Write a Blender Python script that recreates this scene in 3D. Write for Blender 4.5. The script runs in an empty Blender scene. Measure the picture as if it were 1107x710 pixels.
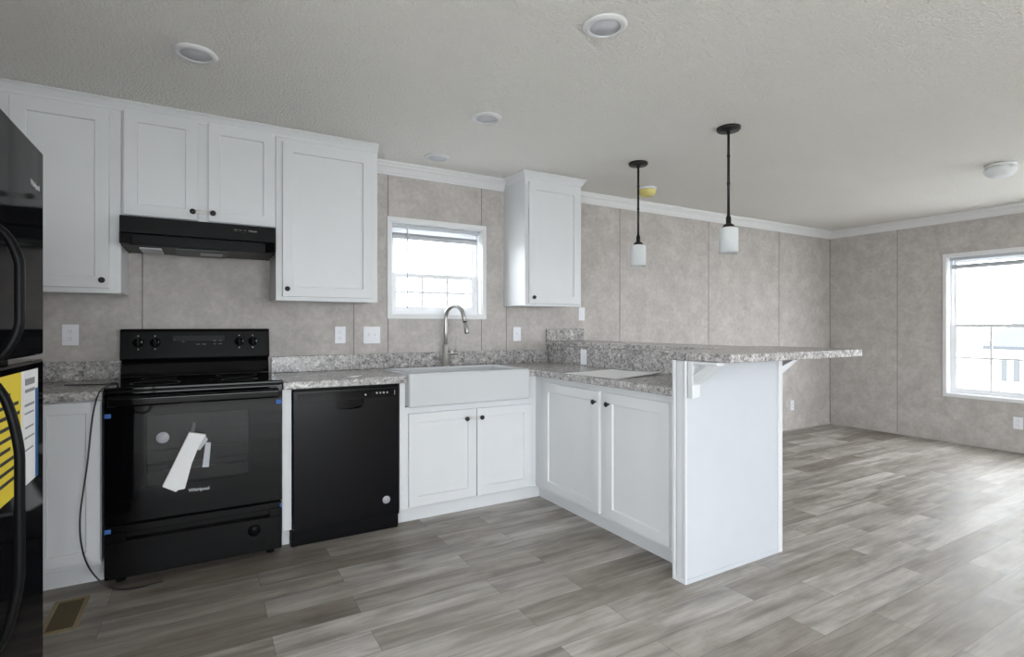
import bpy, bmesh, math, random
from mathutils import Vector, Matrix
random.seed(4)
SC = bpy.context.scene
C = SC.collection

# ------------------------------------------------------------------ camera, world, light, exposure
CAMZ = 1.19
cam_d = bpy.data.cameras.new('camera')
cam = bpy.data.objects.new('camera', cam_d); C.objects.link(cam); SC.camera = cam
cam_d.sensor_width = 36.0; cam_d.sensor_fit = 'HORIZONTAL'
cam_d.lens = 36.0*575.0/1107.0
cam_d.shift_y = -2.7/1107.0
cam_d.clip_start = 0.02; cam_d.clip_end = 300
cam.location = (0, 0, CAMZ)
cam.rotation_euler = (math.radians(90), 0, math.radians(-30.2))

SC.view_settings.view_transform = 'Standard'
SC.view_settings.look = 'None'
SC.view_settings.gamma = 1.0
SC.view_settings.use_curve_mapping = False
SC.view_settings.exposure = 0.41
try:
    SC.cycles.use_denoising = True
    SC.cycles.max_bounces = 12; SC.cycles.diffuse_bounces = 6; SC.cycles.glossy_bounces = 4
    SC.cycles.transparent_max_bounces = 12
    SC.cycles.sample_clamp_indirect = 6.0
except Exception:
    pass

world = bpy.data.worlds.new('overcast_sky'); SC.world = world; world.use_nodes = True
wn = world.node_tree.nodes; wn['Background'].inputs[0].default_value = (0.90, 0.955, 1.0, 1)
wn['Background'].inputs[1].default_value = 10.0

def area(name, loc, rot, sx, sy, power, col=(0.92, 0.96, 1.0), portal=False):
    d = bpy.data.lights.new(name, 'AREA'); d.shape = 'RECTANGLE'; d.size = sx; d.size_y = sy
    d.energy = power; d.color = col
    if portal: d.cycles.is_portal = True
    o = bpy.data.objects.new(name, d); C.objects.link(o); o.location = loc; o.rotation_euler = rot
    return o
R90 = math.radians(90)
# all light is the overcast sky coming through the openings (portals only guide the sampling),
# plus a soft sun lamp added to brighten the lone cabinet's left side
PO0, PO1 = 5.7, 6.5  # unseen rear opening, shifted and narrowed to keep light off the end panel
RE0, RE1, REZ = -1.0, 2.1, 0.10  # unseen rear opening, widened to throw more light on the kitchen
area('sky_portal_unseen_rear_right', ((PO0+PO1)/2, -3.90, 1.05), (R90, 0, 0), PO1-PO0, 2.1, 1, portal=True)
area('sky_portal_unseen_rear', ((RE0+RE1)/2, -3.90, (REZ+2.0)/2), (R90, 0, 0), RE1-RE0, 2.0-REZ, 1, portal=True)
area('sky_portal_added_right', (6.76, 0.45, 1.25), (R90, 0, R90), 1.3, 1.4, 1, portal=True)
area('sky_portal_added_left', (-1.24, -0.5, 1.25), (R90, 0, -R90), 2.0, 1.4, 1, portal=True)  # covers an unseen left opening added to lighten the left-facing fronts
sun_d = bpy.data.lights.new('added_soft_sun', 'SUN'); sun_d.energy = 2.8; sun_d.angle = math.radians(45); sun_d.color = (0.93, 0.97, 1.0)
sun = bpy.data.objects.new('added_soft_sun', sun_d); C.objects.link(sun); sun.location = (-6, 12, 8)
sun.rotation_euler = Vector((1.9, -1.0, -0.42)).to_track_quat('-Z', 'Y').to_euler()
area('sky_portal_sink', (1.505, 3.80, 1.60), (R90, 0, math.pi), 0.75, 0.68, 1, portal=True)
area('sky_portal_side', (6.76, 2.015, 1.20), (R90, 0, R90), 0.95, 1.42, 1, portal=True)

# ------------------------------------------------------------------ dimensions
W = 3.66          # back wall
XR = 6.62         # right wall
XL = -1.10        # left wall
YB = -3.80        # wall behind the camera
HC = 2.335        # ceiling

# ------------------------------------------------------------------ materials
def nodes(name):
    m = bpy.data.materials.new(name); m.use_nodes = True
    nt = m.node_tree; b = nt.nodes['Principled BSDF']
    return m, nt, b
def noise(nt, vec, scale, detail=3, rough=0.5, dist=0.0):
    n = nt.nodes.new('ShaderNodeTexNoise'); n.inputs['Scale'].default_value = scale
    n.inputs['Detail'].default_value = detail; n.inputs['Roughness'].default_value = rough
    n.inputs['Distortion'].default_value = dist
    if vec is not None: nt.links.new(vec, n.inputs['Vector'])
    return n
def ramp(nt, fac, stops):
    r = nt.nodes.new('ShaderNodeValToRGB'); e = r.color_ramp.elements
    while len(e) < len(stops): e.new(0.5)
    for el, (p, c) in zip(e, stops):
        el.position = p; el.color = (*c, 1) if len(c) == 3 else c
    nt.links.new(fac, r.inputs[0]); return r
def mapping(nt, scale=(1, 1, 1), loc=(0, 0, 0), rot=(0, 0, 0)):
    tc = nt.nodes.new('ShaderNodeTexCoord'); mp = nt.nodes.new('ShaderNodeMapping')
    mp.inputs['Scale'].default_value = scale; mp.inputs['Location'].default_value = loc
    mp.inputs['Rotation'].default_value = rot
    nt.links.new(tc.outputs['Object'], mp.inputs['Vector']); return mp.outputs['Vector']
def mixc(nt, a, b, fac, mode='MIX'):
    n = nt.nodes.new('ShaderNodeMix'); n.data_type = 'RGBA'; n.blend_type = mode
    for s, v in ((6, a), (7, b), (0, fac)):
        if hasattr(v, 'is_linked') or hasattr(v, 'links'): nt.links.new(v, n.inputs[s])
        elif s == 0: n.inputs[0].default_value = v
        else: n.inputs[s].default_value = (*v, 1)
    return n.outputs[2]
def bump(nt, b, h, strength=0.1, dist=0.01):
    n = nt.nodes.new('ShaderNodeBump'); n.inputs['Strength'].default_value = strength
    n.inputs['Distance'].default_value = dist
    nt.links.new(h, n.inputs['Height']); nt.links.new(n.outputs[0], b.inputs['Normal'])
def simple(name, col, rough=0.5, metal=0.0, spec=0.5, var=0.03, coat=0.0, ior=1.5):
    """procedural: base colour with a faint noise variation"""
    m, nt, b = nodes(name)
    n = noise(nt, mapping(nt), 9.0, 3)
    lo = tuple(max(0, c*(1-var)) for c in col); hi = tuple(min(1, c*(1+var)) for c in col)
    r = ramp(nt, n.outputs['Fac'], [(0.3, lo), (0.7, hi)])
    nt.links.new(r.outputs[0], b.inputs['Base Color'])
    b.inputs['Roughness'].default_value = rough; b.inputs['Metallic'].default_value = metal
    b.inputs['Specular IOR Level'].default_value = spec
    b.inputs['IOR'].default_value = ior
    if coat: b.inputs['Coat Weight'].default_value = coat; b.inputs['Coat Roughness'].default_value = 0.05
    return m

def m_floor():
    m, nt, b = nodes('vinyl_plank')
    v = mapping(nt, loc=(0.35, 0.055, 0))
    br = nt.nodes.new('ShaderNodeTexBrick')
    br.offset = 0.37; br.offset_frequency = 2; br.squash = 1.0
    nt.links.new(v, br.inputs['Vector'])
    br.inputs['Color1'].default_value = (0, 0, 0, 1); br.inputs['Color2'].default_value = (1, 1, 1, 1)
    br.inputs['Mortar'].default_value = (0.5, 0.5, 0.5, 1)
    br.inputs['Scale'].default_value = 1.0; br.inputs['Mortar Size'].default_value = 0.0009
    br.inputs['Mortar Smooth'].default_value = 0.2
    br.inputs['Brick Width'].default_value = 0.92; br.inputs['Row Height'].default_value = 0.152
    # every plank gets its own piece of grain: shift the streak coordinates by the plank tint
    sep = nt.nodes.new('ShaderNodeVectorMath'); sep.operation = 'MULTIPLY'
    nt.links.new(br.outputs['Color'], sep.inputs[0]); sep.inputs[1].default_value = (7.3, 3.1, 5.7)
    add = nt.nodes.new('ShaderNodeVectorMath'); add.operation = 'ADD'
    nt.links.new(v, add.inputs[0]); nt.links.new(sep.outputs[0], add.inputs[1])
    mp = nt.nodes.new('ShaderNodeMapping'); mp.inputs['Scale'].default_value = (0.9, 11, 1)
    nt.links.new(add.outputs[0], mp.inputs['Vector'])
    n1 = noise(nt, mp.outputs[0], 1.6, 4, 0.55, 0.4)
    mp2 = nt.nodes.new('ShaderNodeMapping'); mp2.inputs['Scale'].default_value = (3.0, 46, 1)
    nt.links.new(add.outputs[0], mp2.inputs['Vector'])
    n2 = noise(nt, mp2.outputs[0], 2.2, 4, 0.6, 0.3)
    tone = ramp(nt, br.outputs['Color'], [(0.0, (0.240, 0.214, 0.188)), (0.45, (0.332, 0.307, 0.281)), (1.0, (0.435, 0.415, 0.392))])
    st = ramp(nt, n1.outputs['Fac'], [(0.30, (0.58, 0.57, 0.57)), (0.5, (0.98, 0.97, 0.96)), (0.72, (1.30, 1.31, 1.33))])
    fine = ramp(nt, n2.outputs['Fac'], [(0.3, (0.88, 0.88, 0.88)), (0.7, (1.10, 1.10, 1.10))])
    c = mixc(nt, tone.outputs[0], st.outputs[0], 1.0, 'MULTIPLY')
    c = mixc(nt, c, fine.outputs[0], 1.0, 'MULTIPLY')
    mp3 = nt.nodes.new('ShaderNodeMapping'); mp3.inputs['Scale'].default_value = (1.0, 2.6, 1)
    nt.links.new(add.outputs[0], mp3.inputs['Vector'])
    n3 = noise(nt, mp3.outputs[0], 3.2, 5, 0.6, 0.5)
    blot = ramp(nt, n3.outputs['Fac'], [(0.32, (0.76, 0.735, 0.69)), (0.52, (1.0, 0.99, 0.975)), (0.70, (1.16, 1.16, 1.17))])
    c = mixc(nt, c, blot.outputs[0], 1.0, 'MULTIPLY')
    c = mixc(nt, c, (0.10, 0.092, 0.085), br.outputs['Fac'])
    nt.links.new(c, b.inputs['Base Color'])
    rr = ramp(nt, n1.outputs['Fac'], [(0.3, (0.42,)*3), (0.7, (0.56,)*3)])
    nt.links.new(rr.outputs[0], b.inputs['Roughness'])
    b.inputs['Specular IOR Level'].default_value = 0.5
    inv = nt.nodes.new('ShaderNodeMath'); inv.operation = 'SUBTRACT'; inv.inputs[0].default_value = 1
    nt.links.new(br.outputs['Fac'], inv.inputs[1])
    bump(nt, b, inv.outputs[0], 0.15, 0.001)
    return m

def m_wall():
    m, nt, b = nodes('mottled_wall_panel')
    v = mapping(nt)
    n1 = noise(nt, v, 6.5, 8, 0.70, 0.2)
    n2 = noise(nt, v, 30, 5, 0.68)
    c1 = ramp(nt, n1.outputs['Fac'], [(0.32, (0.405, 0.376, 0.355)), (0.5, (0.462, 0.432, 0.411)), (0.68, (0.540, 0.508, 0.487))])
    c2 = ramp(nt, n2.outputs['Fac'], [(0.3, (0.90, 0.90, 0.90)), (0.7, (1.09, 1.09, 1.09))])
    c = mixc(nt, c1.outputs[0], c2.outputs[0], 1.0, 'MULTIPLY')
    nt.links.new(c, b.inputs['Base Color']); b.inputs['Roughness'].default_value = 0.62
    b.inputs['Specular IOR Level'].default_value = 0.3
    return m

def m_ceiling():
    m, nt, b = nodes('textured_ceiling')
    v = mapping(nt)
    n1 = noise(nt, v, 75, 3, 0.6)
    n2 = noise(nt, v, 1.2, 2)
    c = ramp(nt, n2.outputs['Fac'], [(0.3, (0.85, 0.83, 0.795)), (0.7, (0.88, 0.86, 0.825))])
    nt.links.new(c.outputs[0], b.inputs['Base Color']); b.inputs['Roughness'].default_value = 0.95
    b.inputs['Specular IOR Level'].default_value = 0.1
    h = ramp(nt, n1.outputs['Fac'], [(0.42, (0, 0, 0)), (0.62, (1, 1, 1))])
    bump(nt, b, h.outputs[0], 0.8, 0.008)
    return m

def m_granite():
    m, nt, b = nodes('speckled_grey_laminate')
    v = mapping(nt)
    n0 = noise(nt, v, 9, 4, 0.6, 0.6)
    n1 = noise(nt, v, 44, 6, 0.72, 0.9)
    n2 = noise(nt, v, 85, 4, 0.65, 0.4)
    n3 = noise(nt, v, 26, 5, 0.70, 1.4)
    base = ramp(nt, n0.outputs['Fac'], [(0.3, (0.38, 0.368, 0.366)), (0.7, (0.53, 0.516, 0.508))])
    s1 = ramp(nt, n1.outputs['Fac'], [(0.36, (0.30, 0.29, 0.29)), (0.47, (0.82, 0.81, 0.81)), (0.56, (1.05, 1.04, 1.03)), (0.66, (1.55, 1.54, 1.54))])
    c = mixc(nt, base.outputs[0], s1.outputs[0], 1.0, 'MULTIPLY')
    s2 = ramp(nt, n2.outputs['Fac'], [(0.35, (0.62, 0.61, 0.61)), (0.6, (1.12, 1.12, 1.12))])
    c = mixc(nt, c, s2.outputs[0], 1.0, 'MULTIPLY')
    s3 = ramp(nt, n3.outputs['Fac'], [(0.60, (0, 0, 0)), (0.68, (1, 1, 1))])
    c = mixc(nt, c, (0.17, 0.155, 0.15), s3.outputs[0])
    nt.links.new(c, b.inputs['Base Color']); b.inputs['Roughness'].default_value = 0.22
    b.inputs['Specular IOR Level'].default_value = 0.5
    return m

def m_glass(name, tint=(1, 1, 1), trans=0.92, rough=0.0):
    m = bpy.data.materials.new(name); m.use_nodes = True; nt = m.node_tree; nt.nodes.clear()
    o = nt.nodes.new('ShaderNodeOutputMaterial'); mx = nt.nodes.new('ShaderNodeMixShader')
    t = nt.nodes.new('ShaderNodeBsdfTransparent'); g = nt.nodes.new('ShaderNodeBsdfGlossy')
    geo = nt.nodes.new('ShaderNodeLayerWeight'); geo.inputs[0].default_value = 0.5
    pw = nt.nodes.new('ShaderNodeMath'); pw.operation = 'POWER'; pw.inputs[1].default_value = 5.0
    lw = nt.nodes.new('ShaderNodeMath'); lw.operation = 'MULTIPLY_ADD'; lw.inputs[1].default_value = 0.5; lw.inputs[2].default_value = 0.02
    nt.links.new(geo.outputs['Facing'], pw.inputs[0]); nt.links.new(pw.outputs[0], lw.inputs[0])
    t.inputs[0].default_value = (*[c*trans for c in tint], 1); g.inputs['Roughness'].default_value = rough
    nt.links.new(lw.outputs[0], mx.inputs[0]); nt.links.new(t.outputs[0], mx.inputs[1]); nt.links.new(g.outputs[0], mx.inputs[2])
    nt.links.new(mx.outputs[0], o.inputs[0]); return m

def m_translucent(name, col, f=0.75):
    m = bpy.data.materials.new(name); m.use_nodes = True; nt = m.node_tree; nt.nodes.clear()
    o = nt.nodes.new('ShaderNodeOutputMaterial'); mx = nt.nodes.new('ShaderNodeMixShader'); mx.inputs[0].default_value = f
    d = nt.nodes.new('ShaderNodeBsdfDiffuse'); t = nt.nodes.new('ShaderNodeBsdfTranslucent')
    d.inputs[0].default_value = (*col, 1); t.inputs[0].default_value = (*col, 1)
    nt.links.new(d.outputs[0], mx.inputs[1]); nt.links.new(t.outputs[0], mx.inputs[2]); nt.links.new(mx.outputs[0], o.inputs[0]); return m

def m_frost():
    m, nt, b = nodes('ribbed_frosted_glass')
    b.inputs['Base Color'].default_value = (0.88, 0.90, 0.91, 1); b.inputs['Roughness'].default_value = 0.55
    b.inputs['Transmission Weight'].default_value = 0.35; b.inputs['IOR'].default_value = 1.2
    w = nt.nodes.new('ShaderNodeTexWave'); w.inputs['Scale'].default_value = 20
    nt.links.new(mapping(nt), w.inputs['Vector']); bump(nt, b, w.outputs['Fac'], 0.08, 0.002)
    return m

M = dict(
    floor=m_floor(), wall=m_wall(), ceil=m_ceiling(), granite=m_granite(),
    cab=simple('white_cabinet_paint', (0.65, 0.660, 0.675), 0.38, var=0.012),
    trim=simple('white_trim_paint', (0.70, 0.705, 0.71), 0.45, var=0.012),
    panel=simple('white_paint_shaded', (0.52, 0.54, 0.575), 0.45, var=0.012),  # cabinet white darkened in colour to offset too much light on the half wall
    seam=simple('panel_seam_painted_shade', (0.24, 0.222, 0.207), 0.8),  # dark wall strips; the shade of the joints is put into their colour
    gloss=simple('gloss_black_enamel', (0.003, 0.003, 0.0035), 0.08, spec=0.25),
    fridge=simple('smooth_black_door_skin', (0.004, 0.004, 0.005), 0.06, spec=0.5, ior=1.10),
    black=simple('satin_black', (0.0045, 0.0045, 0.005), 0.36, spec=0.09),
    dw=simple('satin_black_dishwasher', (0.004, 0.004, 0.005), 0.20, spec=0.20),
    dglass=simple('black_ceramic_glass', (0.002, 0.002, 0.0025), 0.05, spec=0.25),
    grey=simple('mid_grey_plastic', (0.16, 0.165, 0.17), 0.5),
    filt=simple('grey_filter_mesh', (0.10, 0.105, 0.11), 0.5, metal=0.4),
    lgrey=simple('light_grey_print', (0.45, 0.46, 0.48), 0.5),
    dim=simple('dim_grey_print', (0.05, 0.05, 0.055), 0.5),
    iron=simple('matte_black_metal', (0.010, 0.010, 0.010), 0.42, metal=0.3),
    nickel=simple('brushed_nickel', (0.46, 0.45, 0.43), 0.40, metal=1.0),
    ceramic=simple('white_ceramic', (0.56, 0.575, 0.59), 0.12, var=0.005),
    plate=simple('white_plate_plastic', (0.78, 0.79, 0.83), 0.4, var=0.005),
    slot=simple('outlet_slot_grey', (0.20, 0.20, 0.22), 0.6),
    paper=simple('white_paper', (0.80, 0.80, 0.80), 0.7, var=0.02),
    ink=simple('grey_ink', (0.25, 0.25, 0.26), 0.7),
    kink=simple('black_ink', (0.02, 0.02, 0.02), 0.7),
    yellow=simple('yellow_guide_paper', (0.80, 0.62, 0.03), 0.6),
    blue=simple('blue_print', (0.01, 0.10, 0.28), 0.6),
    tape=simple('blue_masking_tape', (0.02, 0.10, 0.34), 0.6),
    wtape=simple('clear_white_tape', (0.42, 0.44, 0.46), 0.3),
    sticker=simple('silver_round_sticker', (0.42, 0.41, 0.45), 0.35),
    tan=simple('brown_metal_register', (0.25, 0.19, 0.10), 0.5),
    tand=simple('dark_brown_louvre', (0.10, 0.075, 0.035), 0.6),
    ycap=simple('yellow_dust_cover', (0.66, 0.58, 0.20), 0.45),
    diff=simple('grey_light_diffuser', (0.60, 0.61, 0.65), 0.5),
    vinyl=simple('white_window_vinyl', (0.80, 0.81, 0.83), 0.35),
    rail=simple('grey_blind_rail', (0.50, 0.52, 0.55), 0.5),
    band=simple('pale_rubber_band', (0.55, 0.50, 0.40), 0.6),
    strap=simple('black_plastic_strap', (0.012, 0.012, 0.013), 0.35),
    frost=m_frost(), glass=m_glass('window_glass'), oglass=m_glass('dark_oven_glass', (1, 1, 1), 0.55),
    slat=m_translucent('white_blind_slat', (0.85, 0.86, 0.88)),
    siding=simple('white_house_siding', (0.80, 0.80, 0.80), 0.8),
    roof=simple('grey_house_roof', (0.055, 0.060, 0.068), 0.9),
    hwin=simple('dark_house_window', (0.05, 0.055, 0.06), 0.3),
    ground=simple('pale_gravel_ground', (0.50, 0.50, 0.48), 0.95, var=0.1),
)

# ------------------------------------------------------------------ mesh builder
class MB:
    """collects shapes (in world coordinates) and links them as ONE mesh object"""
    def __init__(s, fn=None):
        s.bm = bmesh.new(); s.fn = fn; s.mi = 0
    def _own(s, before, smooth=False):
        for f in s.bm.faces:
            if f not in before: f.material_index = s.mi; f.smooth = smooth
    def box(s, a0, a1, b0, b1, c0, c1, bev=0.0015, seg=1):
        """axis-aligned box; with a mapping fn the axes are (along, outward, up)"""
        if s.fn:
            p, q = s.fn(a0, b0, c0), s.fn(a1, b1, c1)
            a0, a1 = p[0], q[0]; b0, b1 = p[1], q[1]; c0, c1 = p[2], q[2]
        (a0, a1), (b0, b1), (c0, c1) = sorted((a0, a1)), sorted((b0, b1)), sorted((c0, c1))
        before = set(s.bm.faces)
        r = bmesh.ops.create_cube(s.bm, size=1)
        mtx = Matrix.Translation(((a0+a1)/2, (b0+b1)/2, (c0+c1)/2)) @ Matrix.Diagonal((a1-a0, b1-b0, c1-c0, 1))
        bmesh.ops.transform(s.bm, matrix=mtx, verts=r['verts'])
        bev = min(bev, 0.45*min(a1-a0, b1-b0, c1-c0))
        if bev > 1e-5:
            es = list({e for v in r['verts'] for e in v.link_edges})
            bmesh.ops.bevel(s.bm, geom=es, offset=bev, segments=seg, affect='EDGES', profile=0.5)
        s._own(before); return s
    def prism(s, pts, z0, z1, axis='z', bev=0.0, seg=2):
        """polygon (two coordinates) extruded between z0 and z1 along an axis"""
        before = set(s.bm.faces)
        def P(u, v, w):
            if axis == 'z': return (u, v, w)
            if axis == 'x': return (w, u, v)
            return (u, w, v)
        lo = [s.bm.verts.new(P(u, v, z0)) for u, v in pts]; hi = [s.bm.verts.new(P(u, v, z1)) for u, v in pts]
        n = len(pts)
        fs = [s.bm.faces.new(lo), s.bm.faces.new(hi)]
        fs += [s.bm.faces.new((lo[i], lo[(i+1) % n], hi[(i+1) % n], hi[i])) for i in range(n)]
        bmesh.ops.recalc_face_normals(s.bm, faces=fs)
        if bev:
            es = list({e for f in fs for e in f.edges})
            bmesh.ops.bevel(s.bm, geom=es, offset=bev, segments=seg, affect='EDGES', profile=0.5)
        s._own(before); return s
    def lathe(s, prof, loc, axis=(0, 0, 1), n=28, smooth=True):
        """prof: (radius, height) pairs turned round an axis through loc"""
        before = set(s.bm.faces)
        q = Vector((0, 0, 1)).rotation_difference(Vector(axis)).to_matrix()
        rings = []
        for r, h in prof:
            if r < 1e-6: rings.append([s.bm.verts.new(Vector(loc)+q @ Vector((0, 0, h)))])
            else: rings.append([s.bm.verts.new(Vector(loc)+q @ Vector((r*math.cos(2*math.pi*k/n), r*math.sin(2*math.pi*k/n), h))) for k in range(n)])
        fs = []
        for A, B in zip(rings, rings[1:]):
            for k in range(n):
                a, b = A[k % len(A)], A[(k+1) % len(A)]; c, d = B[(k+1) % len(B)], B[k % len(B)]
                vs = []
                for v in (a, b, c, d):
                    if v not in vs: vs.append(v)
                if len(vs) > 2: fs.append(s.bm.faces.new(vs))
        for R in ((rings[0], rings[-1]) if prof[0] != prof[-1] else ()):
            if len(R) > 2: fs.append(s.bm.faces.new(R))
        bmesh.ops.recalc_face_normals(s.bm, faces=fs)
        s._own(before, smooth); return s
    def tube(s, pts, r, n=12, closed=False, flat=None):
        """round tube along points; r a number or a list; flat=(w,t) gives a strap"""
        before = set(s.bm.faces)
        P = [Vector(p) for p in pts]; m = len(P); rings = []; up = None
        for i in range(m):
            t = (P[min(i+1, m-1)]-P[max(i-1, 0)]).normalized()
            if up is None:
                up = Vector((0, 0, 1)) if abs(t.z) < 0.9 else Vector((0, 1, 0))
            a = t.cross(up).normalized(); up = a.cross(t).normalized()
            rr = r[i] if isinstance(r, (list, tuple)) else r
            rings.append([s.bm.verts.new(P[i]+rr*(math.cos(2*math.pi*k/n)*a+math.sin(2*math.pi*k/n)*up)) for k in range(n)])
        fs = []
        for A, B in zip(rings, rings[1:]):
            for k in range(n): fs.append(s.bm.faces.new((A[k], A[(k+1) % n], B[(k+1) % n], B[k])))
        fs.append(s.bm.faces.new(rings[0])); fs.append(s.bm.faces.new(rings[-1]))
        bmesh.ops.recalc_face_normals(s.bm, faces=fs)
        s._own(before, True); return s
    def ribbon(s, pts, wvec, th=0.0012):
        """flat strap along points, wvec the half-width vector"""
        before = set(s.bm.faces); P = [Vector(p) for p in pts]; wv = Vector(wvec); rows = []
        for i in range(len(P)):
            t = (P[min(i+1, len(P)-1)]-P[max(i-1, 0)]).normalized()
            nv = t.cross(wv).normalized()*th/2
            rows.append([s.bm.verts.new(P[i]+a+b) for a, b in ((-wv, -nv), (wv, -nv), (wv, nv), (-wv, nv))])
        fs = []
        for A, B in zip(rows, rows[1:]):
            for k in range(4): fs.append(s.bm.faces.new((A[k], A[(k+1) % 4], B[(k+1) % 4], B[k])))
        fs.append(s.bm.faces.new(rows[0])); fs.append(s.bm.faces.new(rows[-1]))
        bmesh.ops.recalc_face_normals(s.bm, faces=fs)
        s._own(before, True); return s
    def build(s, name, mats, parent=None, loc=None):
        me = bpy.data.meshes.new(name)
        off = Vector((0, 0, 0))
        p = parent
        while p is not None: off += p.location; p = p.parent
        if parent is None and loc is not None: off = Vector(loc)
        bmesh.ops.translate(s.bm, verts=s.bm.verts, vec=-off)
        s.bm.to_mesh(me); s.bm.free()
        for m in (mats if isinstance(mats, (list, tuple)) else [mats]): me.materials.append(m)
        o = bpy.data.objects.new(name, me); C.objects.link(o)
        if parent is not None: o.parent = parent
        elif loc is not None: o.location = loc
        return o

def tag(o, label, cat, group=None):
    o['label'] = label; o['category'] = cat
    if group: o['group'] = group
    return o
def thing(name, label, cat, loc, group=None):
    o = bpy.data.objects.new(name, None); C.objects.link(o); o.location = loc; o.empty_display_size = 0.1
    return tag(o, label, cat, group)
def struct(o): o['kind'] = 'structure'; return o
def dup(src, loc, label=None, group=None, rotz=None):
    r = src.copy(); C.objects.link(r); r.location = loc
    if rotz is not None: r.rotation_euler = (0, 0, rotz)
    if label: r['label'] = label
    if group: r['group'] = group
    for ch in list(src.children):
        c = ch.copy(); C.objects.link(c); c.parent = r
        for g in ch.children:
            d = g.copy(); C.objects.link(d); d.parent = c
    return r
def text_obj(name, body, size, mat, parent, pos, right, up, depth=0.0006, bold=0.0):
    """raised lettering: a font curve turned into a mesh; right/up are world directions"""
    cu = bpy.data.curves.new(name, 'FONT'); cu.body = body; cu.size = size; cu.extrude = depth/2
    cu.align_x = 'CENTER'; cu.align_y = 'CENTER'; cu.offset = bold
    tmp = bpy.data.objects.new(name, cu); C.objects.link(tmp)
    bpy.context.view_layer.update()
    dg = bpy.context.evaluated_depsgraph_get()
    me = bpy.data.meshes.new_from_object(tmp.evaluated_get(dg))
    bpy.data.objects.remove(tmp)
    r, u = Vector(right), Vector(up); n = r.cross(u)
    mt = Matrix((r, u, n)).transposed().to_4x4(); mt.translation = Vector(pos)
    off = Vector((0, 0, 0)); p = parent
    while p is not None: off += p.location; p = p.parent
    me.transform(Matrix.Translation(-off) @ mt)
    me.materials.clear(); me.materials.append(mat)
    o = bpy.data.objects.new(name, me); C.objects.link(o); o.parent = parent
    return o

# ------------------------------------------------------------------ room shell
def slab(name, boxes, mat):
    b = MB()
    for bx in boxes: b.box(*bx, bev=0)
    return struct(b.build(name, mat))
T = 0.12
slab('floor', [(XL-T, XR+T, YB-T, W+T, -0.12, 0.0)], M['floor'])
slab('ceiling', [(XL-T, XR+T, YB-T, W+T, HC, HC+0.10)], M['ceil'])
# window openings
A0, A1, AZ0, AZ1 = 1.150, 1.860, 1.275, 1.925       # window over the sink
B0, B1, BZ0, BZ1 = 1.545, 2.478, 0.500, 1.895       # window in the right wall
wb = MB()
for bx in ((XL-T, A0, W, W+T, 0, HC), (A1, XR+T, W, W+T, 0, HC), (A0, A1, W, W+T, 0, AZ0), (A0, A1, W, W+T, AZ1, HC)): wb.box(*bx, bev=0)
wb.mi = 1
for x in (-0.294, 0.888, 2.079, 3.256, 4.437, 5.603): wb.box(x-0.0028, x+0.0028, W-0.0022, W, 0.0, HC-0.07, bev=0)
for x in (1.125, 1.858):
    wb.box(x-0.003, x+0.003, W-0.0022, W, AZ1+0.034, HC-0.07, bev=0); wb.box(x-0.003, x+0.003, W-0.0022, W, 0.99, AZ0-0.034, bev=0)
wall_back = struct(wb.build('wall_back', [M['wall'], M['seam']]))
wr = MB()
S0, S1 = -0.2, 1.1                                  # opening added out of view to light the ceiling and right-hand walls
for bx in ((XR, XR+T, B1, W, 0, HC), (XR, XR+T, S1, B0, 0, HC), (XR, XR+T, YB, S0, 0, HC), (XR, XR+T, B0, B1, 0, BZ0), (XR, XR+T, B0, B1, BZ1, HC),
           (XR, XR+T, S0, S1, 0, 0.55), (XR, XR+T, S0, S1, 1.95, HC)): wr.box(*bx, bev=0)
wr.mi = 1
for y in (2.93, 1.75):
    z1 = BZ0-0.034 if B0 < y < B1 else HC-0.07
    wr.box(XR-0.0022, XR, y-0.0028, y+0.0028, 0.0, z1, bev=0)
wr.box(XR-0.006, XR, W-0.006, W-0.0005, 0.0, HC-0.07, bev=0)
struct(wr.build('wall_right', [M['wall'], M['seam']]))
slab('wall_left', [(XL-T, XL, YB-T, -1.5, 0, HC), (XL-T, XL, 0.5, W, 0, HC), (XL-T, XL, -1.5, 0.5, 0, 0.55), (XL-T, XL, -1.5, 0.5, 1.95, HC)], M['wall'])  # the gap is an added opening for light, out of view
slab('wall_rear', [(XL, RE0, YB-T, YB, 0, HC), (RE1, PO0, YB-T, YB, 0, HC), (PO1, XR, YB-T, YB, 0, HC), (RE0, RE1, YB-T, YB, 0, REZ),
                   (RE0, RE1, YB-T, YB, 2.0, HC), (PO0, PO1, YB-T, YB, 2.10, HC)], M['wall'])
# crown moulding: a profile swept along the walls (distance from wall, height)
CR = [(0.0, -0.086), (0.011, -0.086), (0.013, -0.072), (0.019, -0.070), (0.022, -0.060), (0.032, -0.042), (0.044, -0.031), (0.046, -0.020), (0.056, -0.018), (0.060, -0.010), (0.060, 0.0), (0.0, 0.0)]
def crown(name, runs):
    b = MB()
    for axis, base, sgn, u0, u1 in runs:
        pts = [(base+sgn*d, HC-0.0005+h) for d, h in CR]
        b.prism(pts, u0, u1, axis)
    return struct(b.build(name, M['trim']))
crown('trim_1', [('x', W, -1, 0.962, 2.052), ('x', W, -1, 2.582, XR)])
crown('trim_2', [('y', XR, -1, YB, W)])
# slim base strip
struct(MB().box(2.66, XR, W-0.006, W, 0, 0.022).build('baseboard_back', M['wall']))
struct(MB().box(XR-0.006, XR, YB, W-0.006, 0, 0.022).build('baseboard_right', M['wall']))

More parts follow.
